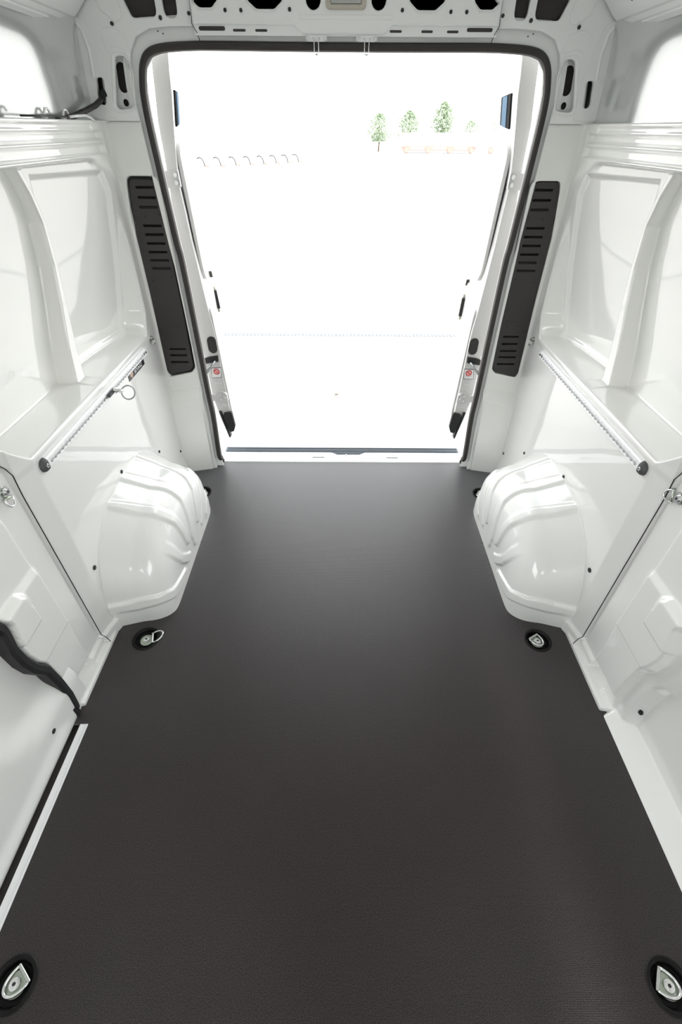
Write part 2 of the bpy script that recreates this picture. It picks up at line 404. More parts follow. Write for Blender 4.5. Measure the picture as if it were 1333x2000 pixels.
# black rubber seal of the sliding door along the aperture edge
sp = []
for (y, z) in rnd(E_POLY[2:13], .05, 5): sp.append((-(XW+.010), y-.017, z))
sp = [p for p in sp if p[2] >= -.02]; sp = [(sp[0][0], sp[0][1], -.07)]+sp
sweep('door_seal', sp, [(-.017, -.028), (-.017, .005), (-.010, .013), (.006, .015), (.016, .008), (.017, -.028)], M['black'], WL, up=(1, 0, 0))

# sliding door seen through its opening, left foreground
yy = np.concatenate([np.arange(-1.20, .2, .05), np.arange(.2, .86, .006)]); zz = np.arange(-.16, 1.60, .01)
Yg, Zg = np.meshgrid(yy, zz, indexing='ij')
dpo = rnd([(-3, -1), (.70, -1), (.70, .02), (.66, .22), (.56, .36), (.50, .50), (.42, .7), (.38, 1.5), (-3, 1.5)], .08)
sdv = sdpoly(Yg, Zg, dpo)
hh = -.035*S(.5+(sdv+.06)/.12)*S((Zg-.12)/.12)
rim = S((.055-Zg)/.02)*S((.66-Yg)/.03)
# the lower edge of the door curls out and down past the step
hh = hh-.05*S((.012-Zg)/.09)
sdoor = gridobj('sliding_door', np.stack([-(.934-hh), Yg, Zg], -1), M['paint'], flip=True, mask=~((Yg > WY0) & (Yg < WY1) & (Zg > WZ0) & (Zg < WZ1)))
sdoor.name = 'door_1'; tag(sdoor, 'closed white sliding side door at left beyond the black rubber seal', 'door', kind='structure')
xx = -(1.0-.0)
cyl('hole_plug', (-.945, .667, .100), (-.9325, .667, .100), .0105, M['plug'], sdoor, 18, .002)
# light step strip along the door sill
st = thing('trim_1', 'light grey sill strip between the dark floor and the sliding door', 'trim', kind='structure')
box('step_strip', (-.9005, -.239, -.004), (.027, 1.95, .012), M['sill'], st, .001)
box('step_lip', (-.8905, -.239, .001), (.0030, 1.95, .007), M['sill'], st, .0008)
box('step_riser', (-.9155, -.239, -.03), (.003, 1.95, .05), M['sill'], st, 0)

# ================================================================ WHEEL ARCHES
def arch_pt(T, V):
    fr = T < PI/2
    a = np.where(fr, .5218, .3983); n = np.where(fr, 2.765, 2.119)
    c = np.abs(np.cos(T)); s = np.sin(T)
    r = ((c/a)**n+(s/.4772)**n)**(-1/n)
    v1 = np.clip(V/.45, 0, 1); ph = np.clip((V-.45)/.3, 0, 1)*PI/2; v3 = np.clip((V-.75)/.25, 0, 1)
    x = .955-(.955-.8298)*v1-(.8298-.7112)*np.sin(ph); k = 1-np.cos(ph)
    sz = (1-.1906*v1-.4816*k)*(1-v3); sy = (1-.0717*v1-np.where(fr, .1521, .4238)*k)*(1-v3)
    return np.stack([x, 1.6562-np.sign(np.cos(T))*c*r*sy, s*r*sz], -1)
BANDS = [  # (angle, across) outlines of the pressed ribs; across 0 = wall, 1 = centre of the inner face
    [(77, -.1), (77, .10), (80, .41), (83, .56), (83.5, .62), (80, .68), (76, .74), (68, .84), (58, .905), (62, .935), (79, .925), (83, .85), (87, .73), (90, .67), (91.5, .61), (89, .55), (87, .35), (83, .1), (83, -.1)],
    [(59, -.1), (59, .07), (61, .42), (63, .57), (65.5, .64), (65, .70), (63, .78), (65, .80), (70, .785), (71.5, .70), (71, .62), (69, .56), (67, .38), (63, .07), (63, -.1)],
    [(99, -.1), (99, .09), (102, .30), (103, .52), (105.5, .59), (104.5, .65), (99, .70), (95, .75), (93, .80), (97, .82), (104, .80), (108, .74), (112, .68), (117, .60), (116, .50), (112, .3), (108, .1), (108, -.1)],
    [(128, .52), (122, .62), (117, .71), (112, .80), (112, .86), (120, .89), (130, .875), (134, .80), (136, .70), (138, .58)],
    [(141, .66), (139, .74), (142, .80), (152, .82), (159, .80), (156, .70)],
    [(50, .50), (54, .67), (54.5, .78), (52, .85), (45, .88), (36, .86), (44, .80), (48, .74), (47, .66), (43, .50)],
    [(35, .82), (32, .76), (26, .70), (20, .58), (16.5, .35), (15, .1), (15, -.1), (10, -.1), (10, .2), (10.5, .43), (14, .60), (17, .71), (17, .78), (21, .83), (28, .845)],
]
def wheel_arch(side, label):
    T, V = np.meshgrid(np.linspace(.0001, PI-.0001, 300), np.linspace(0, .995, 260), indexing='ij')
    P = arch_pt(T, V); e = 1e-3
    ker = np.exp(-.5*(np.arange(-24, 25)/9.0)**2); ker /= ker.sum()          # ease the shoulder into the top
    Pp = np.concatenate([2*P[:, :1]-P[:, 24:0:-1], P, 2*P[:, -1:]-P[:, -2:-26:-1]], 1)
    P = sum(k*Pp[:, i:i+P.shape[1]] for i, k in enumerate(ker))
    dT = np.gradient(P, axis=0); dV = np.gradient(P, axis=1)
    n = np.cross(dT, dV); n /= np.maximum(np.linalg.norm(n, axis=-1, keepdims=True), 1e-12)
    c = np.array([.9, 1.65, .05]); flipm = ((P-c)*n).sum(-1, keepdims=True) < 0; n = np.where(flipm, -n, n)
    Td = np.degrees(T); disp = np.zeros(T.shape)
    for b in BANDS:
        s = sdpoly(Td/100*.8, V, [(a/100*.8, v) for a, v in b])     # roughly metric
        disp = np.maximum(disp, .0085*S(.5-s/.022)*(S((V-.58)/.17) if b is BANDS[5] else 1))
    # low foot flange
    P = P+n*disp[..., None]
    P[..., 0] = np.minimum(P[..., 0], .9345)
    P[..., 0] *= side
    o = gridobj('wheel_arch', P, M['paint'], flip=(side > 0))
    return tag(o, label, 'wheel arch', 'wheel arches')
wheel_arch(-1, 'white ribbed wheel arch box bulging over the floor on the left')
wheel_arch(1, 'white ribbed wheel arch box bulging over the floor on the right')

# ================================================================ REAR SURROUND
AP = [(.752, -.02), (.756, .084), (.747, .33), (.750, .48), (.750, .74), (.752, 1.11), (.758, 1.20), (.768, 1.435), (.774, 1.60), (.773, 1.68), (.766, 1.73), (.752, 1.778),
      (.725, 1.809), (.675, 1.823), (.573, 1.829), (.45, 1.830), (.2, 1.829)]
APR = [(.774, 1.60), (.773, 1.68)]
def aperture(off_side, off_top, corner=0):
    out = []
    for x, z in AP:
        k = min(1, max(0, (z-1.60)/.20)); j = 1 if z > 1.82 else k
        a = max(0, (x-.5)/.27)
        ox = off_side+(off_top*.55-off_side)*0 if z < 1.6 else off_side*(1-0)*1
        nx = x+ox*min(1, max(0, (x-.45)/.2)); nz = z+off_top*k if z > 1.6 else z
        out.append((nx, nz))
    return out+[(-x, z) for x, z in out[::-1]]
def notch(ap, x0, z0, x1, z1):
    """outer outline open at the bottom round an aperture list that starts lower right"""
    return [(x1, z0), (x1, z1), (x0, z1), (x0, z0)]+[(p[0], p[1]) for p in ap[::-1]]
WB = thing('wall_rear', 'white door-frame pillars and roof beam around the rear opening', 'wall', kind='structure')
# flange the rubber sits on
a1 = aperture(-.022, -.022)
a1o = aperture(.05, .065)
plate('flange', a1+a1o[::-1], [], .010, .002, M['header'], WB, facing(2.338))
# lower pillars with vent openings
VENT = rnd([(.777, 1.431), (.885, 1.431), (.893, 1.40), (.912, 1.23), (.914, 1.0), (.925, .615), (.915, .592), (.80, .618), (.781, .64), (.777, .86), (.777, 1.13)],
           [.03, .022, .02, .1, .1, .02, .02, .02, .03, .05, .05])
VENTH = rnd([(.770, 1.440), (.893, 1.440), (.901, 1.40), (.920, 1.23), (.921, 1.0), (.932, .61), (.92, .583), (.797, .608), (.774, .635), (.770, .86), (.770, 1.13)],
            [.035, .028, .02, .1, .1, .02, .025, .025, .03, .05, .05])
lp = [(x+.013, z) for x, z in AP if z <= 1.6]
lp = [(x, max(z, -.02)) for x, z in lp]+[(.787, 1.6100), (.985, 1.6100), (.985, -.02)]
for s in (-1, 1):
    f = (lambda p: p) if s > 0 else mirror
    plate('pillar_panel', f(lp), [f(VENTH)], .020, .006, M['paint'], WB, facing(2.315))
    # pressed step at the pillar's base
    V = [(.950, 2.34, .02), (.950, 2.262, .01), (.950, 2.262, .44), (.950, 2.309, .515), (.950, 2.34, .515),
         (.764, 2.40, .02), (.775, 2.335, .01), (.768, 2.278, .47), (.765, 2.305, .535), (.765, 2.34, .535)]
    V = [(.955, 2.40, -.01), (.955, 2.255, -.01), (.955, 2.262, .43), (.955, 2.309, .50), (.955, 2.34, .50),
         (.770, 2.40, -.01), (.778, 2.300, -.01), (.764, 2.285, .475), (.762, 2.309, .540), (.760, 2.34, .540)]
    V = [Vector((s*x, y, z)) for x, y, z in V]
    bm = bmesh.new(); vv = [bm.verts.new(v) for v in V]
    for q in ((0, 1, 2, 3, 4), (9, 8, 7, 6, 5), (0, 5, 6, 1), (1, 6, 7, 2), (2, 7, 8, 3), (3, 8, 9, 4), (4, 9, 5, 0)): bm.faces.new([vv[i] for i in q])
    bmesh.ops.recalc_face_normals(bm, faces=bm.faces)
    bmo('pillar_foot', bm, M['paint'], WB, .9, .010, 3)
# upper surround: corners with their openings
a2 = [(x+.012 if z < 1.65 else x+.018, z) for x, z in AP if z > 1.61]
a2 = [(.789, 1.6105), (.792, 1.68), (.788, 1.745), (.772, 1.800), (.742, 1.838), (.69, 1.858), (.60, 1.864), (.45, 1.865), (.2, 1.865)]
a2 = a2+[(-x, z) for x, z in a2[::-1]]
up_out = [(.965, 1.6105), (.962, 1.74), (.968, 1.80), (.972, 1.99), (-.972, 1.99), (-.968, 1.80), (-.962, 1.74), (-.965, 1.6105)]
cornerhole = rnd([(.655, 1.886), (.742, 1.884), (.762, 1.93), (.775, 1.985), (.655, 1.985)], [.02, .018, .03, .01, .015])
slothole = rnd([(.583, 1.885), (.628, 1.885), (.630, 1.985), (.580, 1.985)], .021)
sidehole = rnd([(.800, 1.650), (.872, 1.643), (.850, 1.725), (.832, 1.789), (.792, 1.789), (.789, 1.74)], [.02, .018, .05, .02, .02, .03])
sidehole2 = rnd([(.902, 1.655), (.930, 1.660), (.918, 1.733), (.889, 1.733)], [.014, .014, .013, .013])
hs = []
for hp in (cornerhole, slothole, sidehole, sidehole2): hs += [hp, mirror(hp)]
hs.append([(-.515, 1.893), (.515, 1.893), (.515, 1.986), (-.515, 1.986)])
plate('upper_frame', up_out+a2[::-1], hs, .016, .004, M['header'], WB, facing(2.317))
# raised rims round the side openings
for s in (-1, 1):
    f = (lambda p: p) if s > 0 else mirror
    rim = f(rnd([(.797, 1.640), (.881, 1.633), (.859, 1.725), (.840, 1.798), (.784, 1.798), (.781, 1.74)], [.025, .022, .05, .025, .025, .03]))
    sweep('opening_rim', [(x, 2.309, z) for x, z in rim], circ(.0022, 6), M['header'], WB, closed=True, smooth=4)
    # overlapping corner sheet and its embossed ridge
    cs = f(rnd([(.876, 1.620), (.962, 1.620), (.960, 1.76), (.966, 1.84), (.985, 1.875), (.955, 1.895), (.905, 1.87), (.885, 1.80), (.874, 1.72)], [.004, .004, .01, .02, .01, .02, .03, .05, .05]))
    h2 = f(sidehole2)
    plate('corner_sheet', cs, [h2], .003, .001, M['header'], WB, facing(2.3065))
    rg = [(s*.925, 2.303, 1.735), (s*.918, 2.303, 1.80), (s*.925, 2.303, 1.85), (s*.938, 2.303, 1.868)]
    sweep('ridge', rg, [(-.006, -.003), (-.002, .0025), (.002, .0025), (.006, -.003)], M['header'], WB, up=(0, -1, 0))
    dg = f(rnd([(.775, 1.905), (.80, 1.985), (.87, 1.985), (.845, 1.90), (.80, 1.872), (.778, 1.880)], .008))
    plate('gusset_panel', dg, [], .004, .0015, M['header'], WB, facing(2.307))
    dg2 = f(rnd([(.770, 1.800), (.792, 1.85), (.83, 1.862), (.86, 1.855), (.862, 1.80), (.83, 1.815), (.79, 1.805)], .01))
    plate('gusset_panel', dg2, [], .003, .0012, M['header'], WB, facing(2.3085))
    cyl('hole_plug', (s*.815, 2.304, 1.869), (s*.815, 2.309, 1.869), .0055, M['plug'], WB, 14)
    for x, z in ((.633, 1.886), ): cyl('hole_plug', (s*.643, 2.306, 1.884), (s*.643, 2.311, 1.884), .006, M['plug'], WB, 14)
    for x, z in ((.66, 1.852), (.643, 1.846)): cyl('hole_plug', (s*x, 2.3075, z), (s*x, 2.31, z), .0022, M['plug'], WB, 10)
# slot strip below the beam
slots = [stadium(-.468, 1.859, .092, .011), stadium(-.373, 1.855, .044, .0065), stadium(-.296, 1.855, .042, .0065), stadium(.175, 1.855, .042, .0065), stadium(.285, 1.855, .040, .0065),
         stadium(.375, 1.855, .040, .0065), stadium(.469, 1.860, .090, .010)]
strip = [(-.53, 1.872), (-.53, 1.842), (.53, 1.842), (.53, 1.872)]
rot = Matrix.Rotation(math.radians(-22), 4, 'X')
plate('slot_strip', strip, [], .003, .0008, M['header'], WB, facing(2.306))
for i, p in enumerate(slots): plate('slot', p, [], .0012, .0002, M['dark'], WB, facing(2.3042))
# roof beam
beam = rnd([(-.530, 1.99), (-.530, 1.868), (-.181, 1.868), (-.152, 1.846), (.132, 1.846), (.162, 1.868), (.530, 1.868), (.53, 1.99)], [0, .006, .008, .006, .006, .008, .006, 0])
hb = [rnd([(.432, 1.985), (.436, 1.925), (.458, 1.907), (.500, 1.907), (.524, 1.925), (.527, 1.985)], .015),
      rnd([(.207, 1.985), (.215, 1.925), (.245, 1.9045), (.305, 1.9045), (.335, 1.925), (.342, 1.985)], .02)]
hb = hb+[mirror(p) for p in hb]
ov = stadium(.111, 1.945, .050, .085); hb += [ov, mirror(ov)]
plate('roof_beam', beam, hb, .020, .005, M['header'], WB, facing(2.296))
for s in (-1, 1):
    f = (lambda p: p) if s > 0 else mirror
    for p in (rnd([(.424, 1.985), (.428, 1.922), (.455, 1.899), (.503, 1.899), (.5275, 1.92), (.5278, 1.985)], .02), rnd([(.199, 1.985), (.207, 1.922), (.242, 1.8965), (.308, 1.8965), (.343, 1.922), (.350, 1.985)], .025)):
        sweep('opening_rim', [(x, 2.2865, z) for x, z in f(p)], circ(.0022, 6), M['header'], WB, closed=True, smooth=4)
    for x, z in ((.412, 1.9), (.358, 1.9), (.192, 1.903), (.537, 1.892)):
        cyl('hole_plug', (s*x, 2.283, z), (s*x, 2.288, z), .0055, M['plug'], WB, 14)
    # seam between beam and corner
    sweep('seam', [(s*.533, 2.304, 1.99), (s*.5335, 2.304, 1.89), (s*.5365, 2.304, 1.87), (s*.522, 2.304, 1.848), (s*.521, 2.328, 1.830)], circ(.0012, 5), M['dark'], WB, smooth=4)
plate('beam_swage', [(-.16, 1.892), (-.16, 1.880), (.16, 1.880), (.16, 1.892)], [], .004, .0018, M['header'], WB, facing(2.2865))
plate('cavity_back', [(-.80, 1.875), (.80, 1.875), (.80, 1.992), (-.80, 1.992)], [], .003, .0005, M['dark'], WB, facing(2.345))  # dark sheet put in for the shade inside the beam openings
for s in (-1, 1):
    f = (lambda p: p) if s > 0 else mirror
    plate('cavity_web', f([(.796, 1.63), (.93, 1.63), (.90, 1.80), (.778, 1.80), (.80, 1.70)]), [f(stadium(.835, 1.735, .036, .085, .12)), f(stadium(.842, 1.665, .020, .022, 0))], .003, .0008, M['header'], WB, facing(2.350))
    plate('cavity_back', f([(.786, 1.62), (.95, 1.62), (.93, 1.80), (.772, 1.81)]), [], .002, .0005, M['dark'], WB, facing(2.375))  # dark sheet standing in for shade behind the side openings
# dark box behind the openings, outer rear skin with its own opening, jamb
aj = aperture(.0, .0)
ajo = [(1.06, -.30), (1.06, 2.03), (-1.06, 2.03), (-1.06, -.30)]
pl = [(x, z) for x, z in aj]
plate('outer_skin', [(1.08, -.30), (1.08, 2.03), (-1.08, 2.03), (-1.08, -.30), (-.76, -.30)]+pl[::-1]+[(.76, -.30)], [], .006, .002, M['doorpaint'], WB, facing(2.425))
jm = [(x, 2.38, z) for x, z in aj]
sweep('jamb', jm, [(0, -.045), (0, .042), (.004, .042), (.004, -.045)], M['doorpaint'], WB, up=(0, 1, 0))
# seal around the opening: dark rubber profile
sl = []
for x, z in aperture(-.012, -.012): sl.append((x, 2.328, z))
for i in (0, -1): sl[i] = (sl[i][0], sl[i][1]+.02, .045)
sm = []
P0 = [Vector(p) for p in sl]
for i in range(len(P0)-1):
    a = P0[max(i-1, 0)]; b = P0[i]; c = P0[i+1]; d = P0[min(i+2, len(P0)-1)]
    for k in range(5):
        t = k/5; sm.append(.5*((2*b)+(-a+c)*t+(2*a-5*b+4*c-d)*t*t+(-a+3*b-3*c+d)*t**3))
sm.append(P0[-1])
seal = sweep('door_seal', sm, [(-.011, -.012), (-.013, .004), (-.008, .013), (.002, .015), (.010, .010), (.013, -.002), (.011, -.012)], M['rubber'], WB, up=(0, -1, 0))
seal['label'] = 'thick dark rubber seal running round the rear door opening'
for s in (-1, 1): box('seal_foot', (s*.742, 2.345, .028), (.034, .022, .020), M['rubber'], seal, .004)

# ---- roof, high-roof side skins, roof rails, outer shell, front
cl = box('ceiling', (0, .55, 1.995), (1.75, 3.52, .012), M['header'], None, 0); tag(cl, 'white roof panel over the load space', 'ceiling', kind='structure')
for k in range(5): box('roof_bow', (0, -.9+.75*k, 1.975), (1.70, .06, .03), M['header'], cl, .006)
for s in (-1, 1):
    nm = 'left' if s < 0 else 'right'
    Yg, Zg = np.meshgrid(np.linspace(-1.20, 2.42, 60), np.linspace(1.55, 1.93, 24), indexing='ij')
    X = 1.085-.030*((Zg-1.55)/.38)**2-.122*np.clip((Yg-1.40)/.90, 0, 1.1)**2
    hg = gridobj('high_roof_panel', np.stack([s*X, Yg, Zg], -1), M['skin'], WL if s < 0 else WR, flip=(s < 0))
    # roof rail: box beam with a folded lower flange
    prof = [(.985, 1.868), (.960, 1.872), (.948, 1.882), (.935, 1.884), (.920, 1.895), (.880, 1.930), (.840, 1.960), (.80, 1.985), (.80, 1.995), (1.02, 1.995), (1.02, 1.868)]
    V = [(s*x, y, z) for y in (-1.20, 2.30) for x, z in prof]; K = len(prof)
    Fc = [(k, (k+1) % K, K+(k+1) % K, K+k) for k in range(K)]
    rl = pyobj('roof_rail', V, Fc, M['header'], cl, .3)
    V2 = [(s*x, y, z) for y in (-1.20, 2.295) for x, z in ((.99, 1.858), (.972, 1.866), (.972, 1.870), (.99, 1.870))]
    pyobj('rail_flange', V2, [(k, (k+1) % 4, 4+(k+1) % 4, 4+k) for k in range(4)], M['header'], cl, .3)
    for y in (1.30, 2.14):
        bm = bmesh.new(); bmesh.ops.create_circle(bm, cap_ends=True, segments=18, radius=.008)
        nrm = Vector((-s*.66, 0, -.75)); bm.transform(Matrix.Translation((s*.898, y, 1.9125)) @ nrm.to_track_quat('Z', 'Y').to_matrix().to_4x4())
        bmo('rail_hole', bm, M['plug'], cl)
# outer shell keeps daylight out of the double skin
def quadwall(name, V, m, parent): return pyobj(name, V, [(0, 1, 2, 3)], m, parent)
sh = thing('wall_outer', 'outer white body shell of the vehicle around the load space', 'wall', kind='structure')
for s in (-1, 1):
    plate('shell_side', [(-1.22, -.3), (2.43, -.3), (2.43, 2.04), (-1.22, 2.04)], [rnd([(WY0, WZ0), (WY1, WZ0), (WY1, WZ1), (WY0, WZ1)], .06)], .01, .002, M['body'], sh, sideways(s*1.105))
for s, n in ((-1, 1), (1, 2)):  # reveals of the added openings, unseen, there to brighten the near walls
    wr = sweep('window_%d' % n, [(s*1.02, y, z) for y, z in rnd([(WY0+.01, WZ0+.01), (WY1-.01, WZ0+.01), (WY1-.01, WZ1-.01), (WY0+.01, WZ1-.01)], .05)], [(-.004, -.09), (.004, -.09), (.004, .09), (-.004, .09)], M['paint'], closed=True, up=(1, 0, 0))
    tag(wr, 'white reveal of the side window beside the camera, %s side' % ('left' if s < 0 else 'right'), 'window', kind='structure')
quadwall('shell_roof', [(-1.08, -1.22, 2.04), (1.08, -1.22, 2.04), (1.08, 2.43, 2.04), (-1.08, 2.43, 2.04)], M['body'], sh)
quadwall('shell_underside', [(-1.12, -1.22, -.10), (1.12, -1.22, -.10), (1.12, 2.46, -.10), (-1.12, 2.46, -.10)], M['body'], sh)
wf = plate('wall_front', [(-1.1, -.1), (1.1, -.1), (1.1, 2.03), (-1.1, 2.03)], [rnd([(-.22, 1.30), (.22, 1.30), (.22, 1.62), (-.22, 1.62)], .05)], .02, .004, M['header'], None, facing(-1.22))
tag(wf, 'white front bulkhead behind the camera with a small window to the cab', 'wall', kind='structure')

# ================================================================ VENTS
SLOT_Z = [(1.403, 'o'), (1.368, 'o'), (1.334, 'l'), (1.267, 'o'), (1.234, 'o'), (1.200, 'h'), (1.166, 'o'), (1.133, 'l'), (1.100, 'l'), (.730, 'o'), (.698, 'o'), (.662, 'o')]
def vent(s, extra, label):
    f = (lambda p: p) if s > 0 else mirror
    t = thing('air_vent', label, 'air vent', (s*.845, 2.310, 1.0), group='cabin vents on the rear pillars')
    mt = Matrix.Translation((-s*.845, -2.310, -1.0))
    zs_ = SLOT_Z+[(z, 'o') for z in extra]
    holes = []; info = []
    for z, k in zs_:
        if k == 'o': pass
        x0 = .792+(.010 if z < .9 else 0); x1 = min(.866+(1.4-z)*.035, .885)
        if z < .9: x1 = .893-.01*(z-.66)/.1
        cx, w = (x0+x1)/2, x1-x0
        info.append((cx, z, w, k)); holes.append(f(stadium(cx, z, w, .0075)))
    plate('vent_panel', f(VENT), holes, .010, .003, M['plastic'], t, mt @ facing(2.311))
    back = f(VENTH)
    plate('backing', back, [], .002, .0004, M['black'], t, mt @ facing(2.326))
    for cx, z, w, k in info:
        o = box('louver', (s*cx, 2.311+(.0 if k == 'l' else .006), z-(.0 if k == 'l' else .003)), (w*.96, .007, .005 if k != 'h' else .007), M['plastic'], t, .001,
                Matrix.Rotation(math.radians(35), 3, 'X'))
        o.data.transform(mt)
    for x, z in ((.855, 1.300), (.790, 1.306), (.883, 1.050), (.795, 1.066), (.898, .826), (.811, .845)):
        cyl('vent_screw', (s*(x-.845), -.0045, z-1.0), (s*(x-.845), -.001, z-1.0), .0065, M['black'], t, 14, .001)
    for z0 in (.872, .838) if s < 0 else (.875, ):
        box('moulding_line', (s*(.84-.845), -.0045, z0-1.0), (.08, .0015, .0015), M['plastic'], t, .0004)
vent(-1, [], 'long black slotted plastic vent cover on the left rear pillar')
vent(1, [.802, .766], 'long black slotted plastic vent cover on the right rear pillar')

# ================================================================ INTERIOR LAMP
t = thing('interior_lamp', 'beige framed interior lamp with frosted lens over the rear opening', 'lamp', (0, 2.286, 1.945))
plate('bezel', rnd([(-.068, -.042), (.068, -.042), (.070, .038), (-.070, .038)], .014), [rnd([(-.052, -.030), (.052, -.030), (.055, .028), (-.055, .028)], .004)], .014, .003, M['beige'], t, facing(-.004))
plate('lens', rnd([(-.0505, -.0285), (.0505, -.0285), (.0535, .0275), (-.0535, .0275)], .003), [], .008, .002, M['lens'], t, facing(-.003))
for k in range(5): box('lens_rib', (0, -.008, -.022+.011*k), (.09, .0015, .002), M['lens'], t, .0004)
plate('reflector', rnd([(-.053, -.031), (.053, -.031), (.055, .029), (-.055, .029)], .003), [], .002, .0004, M['dark'], t, facing(.004))

# ================================================================ DOOR CATCHES on the header
def catch(x, label):
    t = thing('door_catch', label, 'door catch', (x, 2.286, 1.838), group='wire door catches on the roof beam')
    plate('bracket', rnd([(-.037, .004), (-.037, -.008), (-.025, -.011), (.025, -.011), (.037, -.008), (.037, .004)], .003), [], .003, .0008, M['alu'], t, facing(-.001))
    for s in (-1, 1):
        cyl('bolt', (s*.029, -.006, -.004), (s*.029, 0, -.004), .0055, M['steel'], t, 6, .0008)
    tube('wire_loop', [(-.011, -.002, -.002), (-.008, -.010, -.008), (-.0075, -.008, -.030), (-.007, -.004, -.043), (.007, -.004, -.043), (.0075, -.008, -.030), (.008, -.010, -.008), (.011, -.002, -.002)], .0016, M['chrome'], t, n=8)
    box('loop_sleeve', (0, -.004, -.0435), (.010, .006, .005), M['steel'], t, .001)
catch(-.103, 'wire loop door catch left of centre on the roof beam')
catch(.074, 'wire loop door catch right of centre on the roof beam')

# ================================================================ SILL
t = thing('trim_2', 'white metal rear door sill with ribbed grey step strip behind it', 'trim', kind='structure')
slh = [rnd([(-.187, 2.425), (-.113, 2.425), (-.113, 2.436), (-.187, 2.436)], .002), rnd([(.281, 2.425), (.353, 2.425), (.353, 2.436), (.281, 2.436)], .002)]
so_ = rnd([(-.80, 2.371), (.80, 2.371), (.80, 2.488), (.15, 2.488), (.11, 2.462), (-.03, 2.462), (-.07, 2.488), (-.80, 2.488)], [0, 0, .01, .01, .01, .01, .01, .01])
plate('sill_plate', so_, slh, .008, .002, M['sill'], t, Matrix.Translation((0, 0, -.005)))
box('slot_backing', (.08, 2.43, -.016), (.6, .03, .004), M['black'], t, 0)
box('sill_lip', (0, 2.376, .001), (1.52, .004, .004), M['sill'], t, .001)
box('sill_face', (0, 2.46, -.06), (1.6, .03, .09), M['sill'], t, .003)
box('step_pad', (0, 2.530, -.022), (1.52, .085, .012), M['step'], t, .002)
for k in range(4): box('step_rib', (0, 2.500+.019*k, -.0155), (1.50, .006, .004), M['black'] if k % 2 else M['step'], t, .001)
box('centre_stud', (.025, 2.452, .003), (.010, .012, .010), M['sill'], t, .002)
for x in (-.11, .325): cyl('sill_bolt', (x, 2.466, -.002), (x, 2.466, .002), .006, M['steel'], t, 12, .0008)

